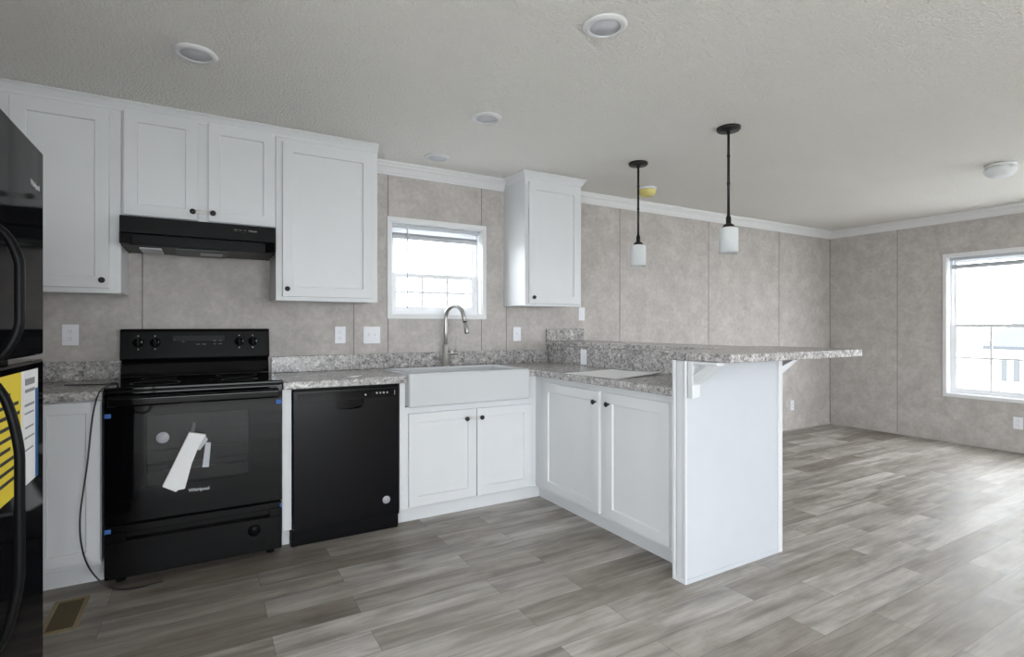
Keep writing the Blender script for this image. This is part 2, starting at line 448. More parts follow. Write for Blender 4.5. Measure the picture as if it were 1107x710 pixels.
# ------------------------------------------------------------------ windows
def window(name, fn, u0, u1, z0, z1, cas, ncol, nrow, meet, flip=False):
    """fn(u, d, z): u along the wall, d outward (negative = into the wall)"""
    f = MB(fn)                                        # casing on the room side = the window object itself
    for a in ((u0-cas, u1+cas, 0, 0.014, z1, z1+cas), (u0-cas, u1+cas, 0, 0.014, z0-cas, z0), (u0-cas, u0, 0, 0.014, z0, z1), (u1, u1+cas, 0, 0.014, z0, z1)): f.box(*a, bev=0.002)
    w = struct(f.build(name, M['trim']))
    r = MB(fn)                                        # reveal lining and vinyl frame
    for a in ((u0, u0+0.006, -0.118, -0.001, z0, z1), (u1-0.006, u1, -0.118, -0.001, z0, z1), (u0+0.006, u1-0.006, -0.118, -0.001, z0, z0+0.006), (u0+0.006, u1-0.006, -0.118, -0.001, z1-0.006, z1)): r.box(*a, bev=0)
    e = 0.028
    for a in ((u0+.006, u0+e, -0.115, -0.062, z0+.006, z1-.006), (u1-e, u1-.006, -0.115, -0.062, z0+.006, z1-.006), (u0+e, u1-e, -0.115, -0.062, z0+.006, z0+e), (u0+e, u1-e, -0.115, -0.062, z1-e, z1-.006)): r.box(*a)
    r.build('window_frame', M['vinyl'], w)
    s = MB(fn); e2 = e+0.030                          # lower sash with meeting rail
    for a in ((u0+e, u0+e2, -0.09, -0.064, z0+e, meet), (u1-e2, u1-e, -0.09, -0.064, z0+e, meet), (u0+e2, u1-e2, -0.09, -0.064, z0+e, z0+e2), (u0+e2, u1-e2, -0.09, -0.064, meet-0.032, meet)): s.box(*a)
    sash = s.build('lower_sash', M['vinyl'], w)
    g = MB(fn); gu0, gu1, gz0, gz1 = u0+e2, u1-e2, z0+e2, meet-0.032
    for k in range(1, ncol):
        u = gu0+(gu1-gu0)*k/ncol; g.box(u-0.010, u+0.010, -0.0818, -0.0722, gz0, gz1, bev=0.001)
    for k in range(1, nrow):
        z = gz0+(gz1-gz0)*k/nrow; g.box(gu0, gu1, -0.081, -0.073, z-0.010, z+0.010, bev=0.001)
    g.build('muntin_grid', M['vinyl'], sash)
    p = MB(fn); p.box(gu0, gu1, -0.079, -0.075, gz0, gz1, bev=0); p.build('glass_pane', M['glass'], sash)
    s = MB(fn)                                        # upper sash
    for a in ((u0+e, u0+e2-.008, -0.115, -0.091, meet-.03, z1-e), (u1-e2+.008, u1-e, -0.115, -0.091, meet-.03, z1-e), (u0+e2-.008, u1-e2+.008, -0.115, -0.091, z1-e2, z1-e), (u0+e2-.008, u1-e2+.008, -0.115, -0.091, meet-.03, meet)): s.box(*a)
    us = s.build('upper_sash', M['vinyl'], w)
    p = MB(fn); p.box(u0+e2-.008, u1-e2+.008, -0.105, -0.101, meet, z1-e2, bev=0); p.build('glass_pane', M['glass'], us)
    return w
FB = lambda u, d, z: (u, W-d, z)
FR = lambda u, d, z: (XR-d, u, z)
window('window_1', FB, A0, A1, AZ0, AZ1, 0.034, 3, 2, 1.575)
window('window_2', FR, B0, B1, BZ0, BZ1, 0.034, 3, 2, 1.21)

def blind(name, label, fn, u0, u1, ztop, zrail, hh, wand_u, wand_len, base):
    t = thing(name, label, 'blind', base)
    MB(fn).box(u0+.008, u1-.008, -0.060, -0.022, ztop-hh, ztop-.001, bev=0.002).build('headrail', M['rail'], t)
    for f in (0.2, 0.8):
        u = u0+(u1-u0)*f; MB().tube([fn(u, -0.041, ztop-hh+.002), fn(u, -0.041, zrail)], 0.0016, 6).build('lift_cord', M['slat'], t)
    b = MB(fn)
    for k in range(5): b.box(u0+.012, u1-.02, -0.054, -0.028, zrail+0.0125+0.0032*k, zrail+0.0142+0.0032*k, bev=0)
    b.build('slat_stack', M['rail'], t)
    MB(fn).box(u0+.012, u1-.02, -0.054, -0.028, zrail-0.016, zrail+0.012, bev=0.005, seg=2).build('bottom_rail', M['rail'], t)
    a = fn(wand_u, -0.018, ztop-hh+0.01); c = fn(wand_u, -0.012, ztop-hh-wand_len)
    MB().tube([a, c], 0.0055, 8).build('tilt_wand', M['rail'], t)
    return t
blind('window_blind', 'white mini blind drawn up in the small window over the sink', FB, A0+.006, A1-.006, AZ1-.006, 1.830, 0.030, 1.272, 0.57, FB(A0, 0, AZ1))
blind('window_blind', 'white mini blind drawn up at top of the right-wall window', FR, B0+.006, B1-.006, BZ1-.006, 1.788, 0.030, 1.70, 0.6, FR(B0, 0, BZ1))

# ------------------------------------------------------------------ outside
g = MB().box(-60, 80, -60, 80, -1.1, -0.95, bev=0).build('ground', M['ground']); struct(g)
h = thing('neighbour_house', 'white house with grey roof beyond the right-wall window', 'house', (24, 3, -0.95))
MB().box(22, 27, -4, 6.95, -0.95, 0.60, bev=0.01).build('house_wall', M['siding'], h)
MB().prism([(21.6, 0.55), (24.5, 1.45), (27.4, 0.55), (27.4, 0.45), (24.5, 1.33), (21.6, 0.45)], -4.4, 7.15, 'y').build('house_roof', M['roof'], h)
for y in (6.72, 6.42, 5.2, 3.2, 1.5):
    wi = MB().box(21.95, 22.01, y-0.12, y+0.12, -0.62, 0.22, bev=0.004).build('house_window', M['siding'], h)
    MB().box(21.94, 21.955, y-0.08, y+0.08, -0.56, 0.16, bev=0).build('window_pane', M['hwin'], wi)

# ------------------------------------------------------------------ cabinets
FACE = 3.34; BASE = 3.05
FU = lambda u, d, z: (u, FACE-d, z)
FBs = lambda u, d, z: (u, BASE-d, z)
PX = 1.965
FP = lambda u, d, z: (PX-d, u, z)
def door(fn, u0, u1, z0, z1, parent, knob=None, rail=0.056, th=0.020):
    b = MB(); k = 0.0018; g = 0.0035
    rings = [(u0, u1, z0, z1, 0.001), (u0, u1, z0, z1, th-k), (u0+k, u1-k, z0+k, z1-k, th), (u0+rail, u1-rail, z0+rail, z1-rail, th),
             (u0+rail+.001, u1-rail-.001, z0+rail+.001, z1-rail-.001, th-.001), (u0+rail+g, u1-rail-g, z0+rail+g, z1-rail-g, th-0.0095)]
    V = [[b.bm.verts.new(fn(*p)) for p in ((a0, dd, c0), (a1, dd, c0), (a1, dd, c1), (a0, dd, c1))] for a0, a1, c0, c1, dd in rings]
    for A_, B_ in zip(V, V[1:]):
        for i in range(4): b.bm.faces.new((A_[i], A_[(i+1) % 4], B_[(i+1) % 4], B_[i]))
    b.bm.faces.new(V[0]); b.bm.faces.new(V[-1])
    bmesh.ops.recalc_face_normals(b.bm, faces=b.bm.faces)
    d = b.build('door', M['cab'], parent)
    if knob:
        p = fn(knob[0], th, knob[1]); q = fn(knob[0], th+1, knob[1])
        ax = [j-i for i, j in zip(p, q)]
        MB().lathe([(0.0, 0.0), (0.0062, 0.0), (0.0055, 0.012), (0.011, 0.016), (0.0145, 0.021), (0.0135, 0.026), (0.008, 0.0285), (0.0, 0.029)], p, ax, 20).build('knob', M['iron'], d)
    return d
CRC = [(0.0, -0.050), (0.006, -0.050), (0.010, -0.038), (0.022, -0.020), (0.030, -0.010), (0.034, -0.008), (0.034, -0.0005), (0.0, -0.0005)]
def cab_crown(x0, x1, parent):
    MB().prism([(FACE-d, HC-0.0006+h) for d, h in CRC], x0, x1, 'x').build('crown_moulding', M['cab'], parent)

def upper(label, x0, x1, z0, doors, crown_x=None):
    t = thing('upper_cabinet', label, 'cabinet', ((x0+x1)/2, W-0.16, z0))
    b = MB(); b.box(x0+.0005, x1-.0005, FACE+0.018, W-0.001, z0+0.006, HC-0.001, bev=0.001)
    b.box(x0+.0005, x1-.0005, FACE, FACE+0.018, z0, HC-0.001, bev=0.0015)
    b.build('carcass', M['cab'], t)
    for (u0, u1, a, c, k) in doors: door(FU, u0, u1, a, c, t, k)
    if crown_x: cab_crown(crown_x[0], crown_x[1], t)
    return t
upper('white tall wall cabinet with one door above the counter beside the fridge', XL, -0.3575, 1.355, [(-0.779, -0.405, 1.380, 2.268, (-0.432, 1.418))], (XL, -0.357))
upper('white two-door wall cabinet mounted over the black range hood', -0.3565, 0.3645, 1.742, [(-0.346, -0.020, 1.757, 2.292, (-0.045, 1.800)), (0.027, 0.358, 1.757, 2.292, (0.050, 1.800))], (-0.357, 0.365))
upper('white single-door wall cabinet between the range hood and sink window', 0.3655, 0.958, 1.338, [(0.400, 0.920, 1.362, 2.258, (0.424, 1.405))], (0.365, 0.959))
D = upper('white narrow wall cabinet on its own right of the sink window', 2.054, 2.572, 1.338, [(2.082, 2.548, 1.358, 2.258, (2.112, 1.402))])
b = MB()                                              # crown returning round both sides of the lone cabinet
pr = [(d, HC-0.0006+hh) for d, hh in CRC]
rows = []
for d, z in pr:
    rows.append([(2.0545-d, W-0.060), (2.0545-d, FACE-d), (2.5715+d, FACE-d), (2.5715+d, W-0.060)])
vs = [[b.bm.verts.new((x, y, z)) for x, y in row] for row, (d, z) in zip(rows, pr)]
for i in range(len(vs)):
    A_, B_ = vs[i], vs[(i+1) % len(vs)]
    for k in range(3): b.bm.faces.new((A_[k], A_[k+1], B_[k+1], B_[k]))
b.bm.faces.new([r[0] for r in vs]); b.bm.faces.new([r[3] for r in vs])
bmesh.ops.recalc_face_normals(b.bm, faces=b.bm.faces)
b.build('crown_moulding', M['cab'], D)

def toe_box(b, x0, x1, z1):
    b.box(x0, x1, BASE, W-0.001, 0.10, z1, bev=0.0015); b.box(x0, x1, BASE+0.075, W-0.01, 0.0, 0.10, bev=0)
t = thing('base_cabinet', 'white base cabinet wedged between the fridge and the stove', 'cabinet', (-0.75, 3.35, 0))
b = MB(); toe_box(b, XL+.001, -0.400, 0.852); b.build('carcass', M['cab'], t)
door(FBs, -0.640, -0.402, 0.122, 0.848, t, None, 0.050)
t = thing('end_panel', 'narrow white filler panel between the stove and the dishwasher', 'panel', (0.389, 3.35, 0))
b = MB(); toe_box(b, 0.3655, 0.4115, 0.852); b.build('panel_board', M['cab'], t)

t = thing('sink_cabinet', 'white two-door base cabinet under the farmhouse sink', 'cabinet', (1.48, 3.35, 0))
b = MB()
b.box(1.006, PX-.001, BASE, W-0.001, 0.10, 0.706, bev=0.0015); b.box(1.006, PX+.074, BASE+0.075, W-0.01, 0.0, 0.10, bev=0)
b.box(1.006, 1.040, BASE, W-0.03, 0.706, 0.852, bev=0.001); b.box(1.8745, PX-.001, BASE, W-0.03, 0.706, 0.852, bev=0.001)
b.build('carcass', M['cab'], t)
door(FBs, 1.058, 1.503, 0.112, 0.668, t, (1.430, 0.610)); door(FBs, 1.509, 1.915, 0.112, 0.668, t, (1.534, 0.610))

t = thing('peninsula_cabinet', 'white two-door base cabinet facing left in the peninsula', 'cabinet', (2.2, 2.4, 0))
b = MB()
b.box(PX, 2.462, 1.792, 3.048, 0.10, 0.852, bev=0.0015); b.box(PX+0.075, 2.462, 1.792, 3.124, 0.0, 0.10, bev=0)
b.box(PX, 2.462, 3.049, W-.001, 0.10, 0.852, bev=0)
b.build('carcass', M['cab'], t)
door(FP, 2.364, 2.935, 0.122, 0.817, t, (2.392, 0.757)); door(FP, 1.838, 2.307, 0.122, 0.817, t, (2.276, 0.757))

# pale bands tying the knobs together
for (p, q, lab) in (((-0.045, FACE-.040, 1.800), (0.050, FACE-.040, 1.800), 'pale rubber band tying the two knobs above the range hood'),
                    ((1.430, BASE-.040, 0.610), (1.534, BASE-.040, 0.610), 'pale rubber band tying the two knobs of the sink cabinet')):
    pts = []
    for k in range(13):
        a = math.pi/2+math.pi*k/12; pts.append((p[0]+0.013*math.cos(a), p[1], p[2]+0.013*math.sin(a)*0.5+0.0))
    for k in range(13):
        a = -math.pi/2+math.pi*k/12; pts.append((q[0]+0.013*math.cos(a), q[1], q[2]+0.013*math.sin(a)*0.5))
    pts.append(pts[0])
    tag(MB().tube(pts, 0.0011, 6).build('rubber_band', M['band'], None, p), lab, 'rubber band')

# ------------------------------------------------------------------ worktops
CZ0, CZ1 = 0.855, 0.895
t = thing('countertop', 'grey speckled counter between the fridge and the stove', 'countertop', (-0.75, 3.33, CZ0))
MB().prism([(XL+.001, 3.010), (-0.392, 3.010), (-0.392, W-.001), (XL+.001, W-.001)], CZ0, CZ1, 'z', 0.005).build('worktop', M['granite'], t)
MB().box(XL+.001, -0.392, W-.021, W-.001, CZ1, 0.998, bev=0.003).build('backsplash', M['granite'], t)
t = thing('countertop', 'long L-shaped grey speckled counter around the sink and peninsula', 'countertop', (1.5, 3.33, CZ0))
MB().prism([(0.366, 3.010), (1.0395, 3.010), (1.0395, 3.476), (1.8755, 3.476), (1.8755, 3.010), (1.930, 3.010), (1.930, 1.793), (2.476, 1.793), (2.476, W-.001), (0.366, W-.001)],
           CZ0, CZ1, 'z', 0.005).build('worktop', M['granite'], t)
MB().box(0.372, 2.458, W-.021, W-.001, CZ1, 0.998, bev=0.003).build('backsplash', M['granite'], t)
MB().box(2.460, 2.478, 1.793, W-.001, CZ1, 1.029, bev=0.001).build('backsplash', M['granite'], t)

# ------------------------------------------------------------------ half wall at the end of the peninsula
hw = thing('peninsula_half_wall', 'white half wall with plain end panel carrying the raised bar', 'half wall', (2.3, 1.75, 0))
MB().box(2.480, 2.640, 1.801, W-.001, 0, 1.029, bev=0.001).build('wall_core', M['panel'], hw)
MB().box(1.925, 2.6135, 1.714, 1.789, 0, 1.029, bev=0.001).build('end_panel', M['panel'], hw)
b = MB()                                              # raised edge strips on the narrow left face
b.box(1.9165, 1.9255, 1.7085, 1.723, 0, 1.029, bev=0.0015); b.box(1.9165, 1.9255, 1.774, 1.790, 0, 1.029, bev=0.0015)
b.box(1.9165, 1.9255, 1.723, 1.774, 0, 0.022, bev=0.0015)
b.box(1.920, 1.9255, 1.733, 1.764, 0.022, 1.029, bev=0.0015)
b.build('edge_trim', M['cab'], hw)
b = MB(); b.box(2.614, 2.647, 1.7085, 1.80, 0, 1.029, bev=0.0012); b.build('corner_trim', M['cab'], hw)
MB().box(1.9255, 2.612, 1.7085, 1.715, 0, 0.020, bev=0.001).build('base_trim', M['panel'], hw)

t = thing('bar_top', 'raised grey speckled breakfast bar top on the white half wall', 'bar top', (2.5, 2.4, 1.03))
MB().prism([(1.952, 1.495), (3.010, 1.495), (3.010, 1.960), (2.850, 2.100), (2.850, W-.001), (2.450, W-.001), (2.450, 1.945), (1.952, 1.945)], 1.030, 1.068, 'z', 0.004).build('worktop', M['granite'], t)
MB().box(2.452, 2.835, W-.021, W-.001, 1.068, 1.166, bev=0.003).build('backsplash', M['granite'], t)

def bracket(label, fn, w0, w1, reach, drop, base):
    """fn(side, out, z): vertical leg, arm under the bar and a diagonal brace"""
    t = thing('shelf_bracket', label, 'bracket', base)
    MB(fn).box(w0, w1, 0.0, 0.030, 1.029-drop, 1.029, bev=0.002).build('upright', M['cab'], t)
    MB(fn).box(w0, w1, 0.030, reach, 1.015, 1.029, bev=0.002).build('arm', M['cab'], t)
    b = MB(); e = 0.034
    za = 1.029-drop+0.062
    P = [(0.0305, za), (0.0305, za+e*1.3), (reach-0.012-e, 1.0145), (reach-0.012, 1.0145)]
    lo = [b.bm.verts.new(fn(w0+.002, u, z)) for u, z in P]; hi = [b.bm.verts.new(fn(w1-.002, u, z)) for u, z in P]
    b.bm.faces.new(lo); b.bm.faces.new(hi)
    for i in range(4): b.bm.faces.new((lo[i], lo[(i+1) % 4], hi[(i+1) % 4], hi[i]))
    bmesh.ops.recalc_face_normals(b.bm, faces=b.bm.faces)
    b.build('brace', M['cab'], t)
bracket('white wooden bracket under the bar on the front end panel', lambda s, o, z: (s, 1.7084-o, z), 1.928, 1.980, 0.160, 0.170, (1.96, 1.70, 0.86))
bracket('white wooden bracket under the bar overhang on living room side', lambda s, o, z: (2.6475+o, s, z), 1.745, 1.795, 0.24, 0.170, (2.66, 1.77, 0.86))

# ------------------------------------------------------------------ sink and tap
sk = thing('farmhouse_sink', 'white apron-front farmhouse sink below the small window', 'sink', (1.457, 3.23, 0.712))
b = MB()
b.box(1.0405, 1.8745, 2.980, 3.475, 0.709, 0.908, bev=0.014, seg=4)
top = max((f for f in b.bm.faces if f.normal.z > 0.99), key=lambda f: f.calc_area())
bmesh.ops.inset_region(b.bm, faces=[top], thickness=0.016, use_even_offset=True)
r = bmesh.ops.inset_region(b.bm, faces=[top], thickness=0.006, use_even_offset=True, depth=-0.012)
ex = bmesh.ops.extrude_discrete_faces(b.bm, faces=[top])
nf = ex['faces'][0]; bmesh.ops.translate(b.bm, verts=nf.verts, vec=(0, 0, -0.165))
bmesh.ops.inset_region(b.bm, faces=[nf], thickness=0.02, depth=-0.008)
for f in b.bm.faces: f.smooth = False
b.build('basin', M['ceramic'], sk)
MB().lathe([(0, 0), (0.045, 0), (0.045, 0.003), (0.03, 0.001), (0, 0.001)], (1.457, 3.26, 0.7235), (0, 0, 1)).build('drain', M['nickel'], sk)

fx, fy = 1.515, 3.556
t = thing('faucet', 'brushed nickel pull-down gooseneck faucet behind the white sink', 'faucet', (fx, fy, CZ1))
MB().lathe([(0, 0), (0.028, 0), (0.028, 0.006), (0.0235, 0.010), (0.022, 0.150), (0.0165, 0.162), (0.0, 0.162)], (fx, fy, CZ1), (0, 0, 1)).build('body', M['nickel'], t)
rad = 0.096; zc = 1.238
pts = [(fx, fy, CZ1+0.15), (fx, fy, 1.15)]
for k in range(0, 17):
    a = math.pi*k/16*0.93
    pts.append((fx+0.055*(1-math.cos(a))*0.5, fy-rad*(1-math.cos(a)), zc+rad*math.sin(a)))
dirv = (Vector(pts[-1])-Vector(pts[-2])).normalized()
e = Vector(pts[-1])+dirv*0.045
pts.append(tuple(e)); dirv = (e-Vector(pts[-2])).normalized()
MB().tube(pts, 0.0145, 16).build('neck', M['nickel'], t)
hp = [e, e+dirv*0.012, e+dirv*0.02, e+dirv*0.076, e+dirv*0.080]
sp = MB().tube(hp, [0.0148, 0.0148, 0.0165, 0.0172, 0.0155], 16).build('spray_head', M['nickel'], t)
MB().tube([e-dirv*0.002, e+dirv*0.004], 0.0153, 16).build('joint_ring', M['black'], sp)
lv = MB().tube([(fx+0.016, fy-.003, 0.995), (fx+0.085, fy-.02, 0.995)], 0.0165, 16).build('valve', M['nickel'], t)
MB().tube([(fx+0.070, fy-.016, 0.998), (fx+0.074, fy-.016, 1.05), (fx+0.076, fy-.016, 1.115)], [0.0065, 0.006, 0.0055], 10).build('lever', M['nickel'], lv)

# ------------------------------------------------------------------ stove
st = thing('electric_stove', 'black electric stove with glass oven door and smooth cooktop', 'stove', (-0.012, 3.32, 0))
SX0, SX1 = -0.385, 0.360
MB().box(SX0+.004, SX1-.004, 3.046, 3.64, 0.032, 0.892, bev=0.003).build('body', M['black'], st)
for x in (-0.33, 0.31):
    for y in (3.075, 3.58):
        MB().lathe([(0, 0), (0.020, 0), (0.020, 0.008), (0.009, 0.012), (0.009, 0.033), (0, 0.033)], (x, y, 0), (0, 0, 1), 16).build('foot', M['black'], st)
ct = MB().box(SX0, SX1, 2.990, 3.565, 0.893, 0.910, bev=0.005, seg=2).build('cooktop', M['dglass'], st)
for x, y, r in ((-0.20, 3.15, 0.105), (0.17, 3.15, 0.085), (-0.20, 3.42, 0.080), (0.17, 3.42, 0.105)):
    MB().lathe([(r-.004, 0.0), (r, 0.0), (r, 0.0006), (r-.004, 0.0006), (r-.004, 0.0)], (x, y, 0.9101), (0, 0, 1), 48).build('burner_ring', M['dim'], ct)
b = MB()                                              # sloped shiny riser and the control console above it
b.prism([(3.562, 0.911), (3.575, 0.930), (3.600, 1.000), (3.645, 1.000), (3.645, 0.911)], SX0+.001, SX1-.008, 'x', 0.002)
rz = b.build('riser', M['gloss'], st)
b = MB(); b.prism([(3.560, 1.002), (3.552, 1.010), (3.572, 1.160), (3.582, 1.173), (3.648, 1.173), (3.648, 1.002)], SX0-.002, SX1-.006, 'x', 0.003)
gd = b.build('control_console', M['black'], st)
sl = Vector((0, 0.020, 0.150)).normalized(); outn = Vector((0, -sl.z, sl.y))
def cons(x, z): return Vector((x, 3.552+0.020*(z-1.010)/0.150, z))
for x in (-0.305, -0.228, 0.190, 0.262):
    p = cons(x, 1.098)
    k = MB().lathe([(0, 0), (0.026, 0), (0.025, 0.006), (0.020, 0.010), (0.018, 0.024), (0.0, 0.026)], p, outn, 24)
    k.box(x-0.004, x+0.004, p.y-0.034, p.y-0.020, p.z-0.019, p.z+0.022, bev=0.002)
    kn = k.build('knob', M['black'], gd)
    for dz in (0.036, 0.005):
        c_ = cons(x, 1.062 if dz < 0.01 else 1.134)+outn*0.0004
        MB().box(x-0.003, x+0.003, c_.y-.0006, c_.y+.0004, c_.z-.003, c_.z+.003, bev=0).build('dial_mark', M['lgrey'], kn)
    MB().box(x+0.0165, x+0.019, p.y-.0275, p.y-.0265, p.z-0.002, p.z+0.010, bev=0).build('dial_mark', M['lgrey'], kn)
for (x0, x1, z) in ((-0.138, -0.134, 1.125), (-0.138, -0.134, 1.112), (-0.10, -0.088, 1.122), (-0.075, -0.063, 1.122), (-0.10, -0.088, 1.100), (-0.03, -0.012, 1.085), (0.0, 0.018, 1.085), (0.055, 0.068, 1.120), (0.085, 0.098, 1.120), (0.055, 0.068, 1.104), (0.085, 0.098, 1.104), (0.055, 0.068, 1.086), (0.082, 0.100, 1.086)):
    c_ = cons(x0, z); MB().box(x0, x1, c_.y-.0012, c_.y+.0006, z-0.003, z+0.003, bev=0).build('touch_key', M['dim'], gd)
dp = MB(); dp.box(-0.145, 0.115, 3.5645, 3.572, 1.070, 1.137, bev=0.001)
dp.build('display', M['black'], gd)
# oven door: frame round a dark window with racks behind
FO = lambda u, d, z: (u, 3.0-d, z)
b = MB(FO); wx0, wx1, wz0, wz1 = -0.227, 0.205, 0.437, 0.769
DX0, DX1, DZ0, DZ1 = SX0+.002, SX1-.002, 0.288, 0.884
for a in ((DX0, wx0, -0.042, 0, DZ0, DZ1), (wx1, DX1, -0.042, 0, DZ0, DZ1), (wx0, wx1, -0.042, 0, DZ0, wz0), (wx0, wx1, -0.042, 0, wz1, DZ1)): b.box(*a, bev=0.0)
od = b.build('oven_door', M['dglass'], st)
MB(FO).box(wx0, wx1, -0.006, -0.0005, wz0, wz1, bev=0).build('oven_window', M['oglass'], od)
b = MB()
for z in (0.500, 0.505, 0.535, 0.60): b.tube([(wx0+.01, 3.022, z), (wx1-.01, 3.022, z)], 0.0022, 6)
b.build('oven_rack', M['nickel'], od)
MB().box(wx0+.002, wx1-.002, 3.036, 3.042, wz0+.002, wz1-.002, bev=0).build('oven_liner', M['filt'], od)
b = MB()                                              # wide flattened handle bar on two end posts
hp = []
b.prism([(2.952, 0.824), (2.944, 0.832), (2.942, 0.860), (2.950, 0.873), (2.966, 0.875), (2.970, 0.866), (2.966, 0.830)], -0.365, 0.336, 'x', 0.002)
b.box(-0.362, -0.325, 2.962, 3.001, 0.846, 0.873, bev=0.003); b.box(0.296, 0.333, 2.962, 3.001, 0.846, 0.873, bev=0.003)
b.build('handle', M['gloss'], od)
text_obj('brand_lettering', 'Whirlpool', 0.021, M['lgrey'], od, (-0.014, 2.9996, 0.397), (1, 0, 0), (0, 0, 1), bold=0.0006)
s_ = MB().lathe([(0, 0), (0.0265, 0), (0.0265, 0.0008), (0, 0.0008)], (-0.162, 2.9998, 0.663), (0, -1, 0), 32).build('round_sticker', M['sticker'], od)
b = MB()
for k in range(5): b.box(-0.176+0.002*k, -0.150-0.001*k, 2.9985, 2.9993, 0.651+0.006*k, 0.653+0.006*k, bev=0)
b.build('sticker_print', M['ink'], s_)
# storage drawer with a scooped grip
b = MB(FO)
b.box(DX0, DX1, -0.042, 0, 0.036, 0.206, bev=0.003); b.box(DX0, DX1, -0.042, 0, 0.242, 0.276, bev=0.003)
b.box(DX0, -0.305, -0.042, 0, 0.200, 0.250, bev=0.001); b.box(0.300, DX1, -0.042, 0, 0.200, 0.250, bev=0.001)
b.box(-0.305, 0.300, -0.042, -0.026, 0.200, 0.250, bev=0)
dr = b.build('storage_drawer', M['gloss'], st)
MB().lathe([(0, 0), (0.030, 0), (0.030, 0.0008), (0, 0.0008)], (0.228, 2.9998, 0.150), (0, -1, 0), 32).build('round_sticker', M['black'], dr)
for (x, z, w, hh) in ((-0.368, 0.781, 0.015, 0.010), (0.346, 0.797, 0.016, 0.011), (-0.368, 0.258, 0.015, 0.010), (0.354, 0.258, 0.005, 0.011)):
    MB().box(x-w, x+w*0.65, 2.9975, 2.9996, z-hh, z+hh, bev=0.0005).build('blue_tape', M['tape'], st)
# rolled paper packet taped to the oven door
pk = thing('paper_packet', 'white folded paper packet taped slantwise on the oven door', 'paper packet', (-0.068, 2.99, 0.54))
b = MB()
P = [(-0.053, 0.679), (0.014, 0.662), (-0.030, 0.580), (-0.073, 0.410), (-0.158, 0.437)]
b.prism([(-0.055, 0.682), (0.016, 0.663), (-0.020, 0.596), (-0.044, 0.530), (-0.072, 0.414), (-0.100, 0.412), (-0.108, 0.404), (-0.163, 0.437)], 2.974, 2.9985, 'y', 0.003)
b.build('folded_sheets', M['paper'], pk)
b = MB(); b.prism([(0.014, 0.655), (0.023, 0.636), (-0.010, 0.590), (-0.022, 0.592)], 2.982, 2.9988, 'y', 0.001); b.build('inner_leaf', M['lgrey'], pk)
MB().prism([(0.014, 0.622), (0.036, 0.618), (0.027, 0.500), (-0.001, 0.502)], 2.9975, 2.9995, 'y').build('tape_strip', M['wtape'], pk)
MB().prism([(-0.040, 0.725), (-0.026, 0.722), (-0.034, 0.668), (-0.050, 0.672)], 2.9985, 2.9995, 'y').build('tape_strip', M['dim'], pk)

# ------------------------------------------------------------------ range hood
hd = thing('range_hood', 'black under-cabinet range hood over the stove', 'range hood', (0, 3.45, 1.6))
b = MB()
zt = 1.741
b.box(-0.355, 0.355, 3.245, 3.30, 1.655, zt-.001, bev=0.003)          # front band
b.box(-0.355, 0.355, 3.30, W-.002, 1.640, zt-.001, bev=0.001)          # top box
b.box(-0.355, -0.348, 3.30, W-.002, 1.597, 1.645, bev=0.001); b.box(0.348, 0.355, 3.30, W-.002, 1.597, 1.645, bev=0.001)
b.box(-0.306, 0.306, 3.288, 3.300, 1.604, 1.656, bev=0.001)            # recessed lower front
b.build('shell', M['black'], hd)
for sg in (-1, 1):                                                     # slanted end cheeks
    MB().prism([(sg*0.355, 3.246), (sg*0.349, 3.246), (sg*0.305, 3.289), (sg*0.305, 3.301), (sg*0.355, 3.301)], 1.602, 1.655, 'z').build('end_cheek', M['black'], hd)
MB().box(-0.347, 0.347, 3.302, W-.003, 1.601, 1.609, bev=0).build('underside_panel', M['black'], hd)
fl = MB().box(-0.125, 0.120, 3.32, 3.62, 1.593, 1.6005, bev=0.002).build('grease_filter', M['filt'], hd)
MB().box(-0.01, 0.100, 3.41, 3.53, 1.5915, 1.593, bev=0).build('warning_label', M['lgrey'], fl)
MB().box(-0.285, -0.187, 3.36, 3.60, 1.592, 1.6005, bev=0.003).build('light_lens', M['diff'], hd)
cp = MB().box(0.135, 0.265, 3.2435, 3.2455, 1.698, 1.722, bev=0.0005).build('switch_panel', M['dglass'], hd)
b = MB()
for x in (0.150, 0.172, 0.195): b.box(x, x+0.012, 3.2425, 3.2437, 1.707, 1.714, bev=0)
b.build('switches', M['dim'], cp)
text_obj('brand_lettering', 'Whirlpool', 0.010, M['lgrey'], cp, (0.238, 3.2431, 1.710), (1, 0, 0), (0, 0, 1))

# ------------------------------------------------------------------ dishwasher
dwt = thing('dishwasher', 'black built-in dishwasher with pocket handle left of the sink', 'dishwasher', (0.708, 3.3, 0))
FD = lambda u, d, z: (u, 3.03-d, z)
E0, E1 = 0.4135, 1.0035
MB().box(E0+.004, E1-.001, 3.062, 3.62, 0.02, 0.845, bev=0.002).build('tub', M['black'], dwt)
px0, px1, pz0, pz1 = 0.637, 0.790, 0.724, 0.778
b = MB(FD)
b.box(E0+.006, E1-.006, -0.03, 0, 0.092, pz0, bev=0.0)
b.box(E0+.006, px0, -0.03, 0, pz0, 0.838, bev=0.0); b.box(px1, E1-.006, -0.03, 0, pz0, 0.838, bev=0.0); b.box(px0, px1, -0.03, 0, pz1, 0.838, bev=0.0)
ddo = b.build('door', M['dw'], dwt)
b = MB(); prof = []                                   # scooped pocket: half-round lower lip
pts = [(px0, pz1), (px0, pz0), (px0+.0005, pz0)]
n = 16
arc = [(px0+(px1-px0)*(0.5-0.5*math.cos(math.pi*k/n)), pz1-.018-(pz1-pz0-.018)*math.sin(math.pi*k/n)**0.6) for k in range(n+1)]
b.prism([(px0, pz0)]+arc+[(px1, pz0)], 3.030, 3.060, 'y')
b.build('pocket_lip', M['gloss'], ddo)
MB().box(px0, px1, 3.052, 3.060, pz0, pz1, bev=0).build('pocket_back', M['dglass'], ddo)
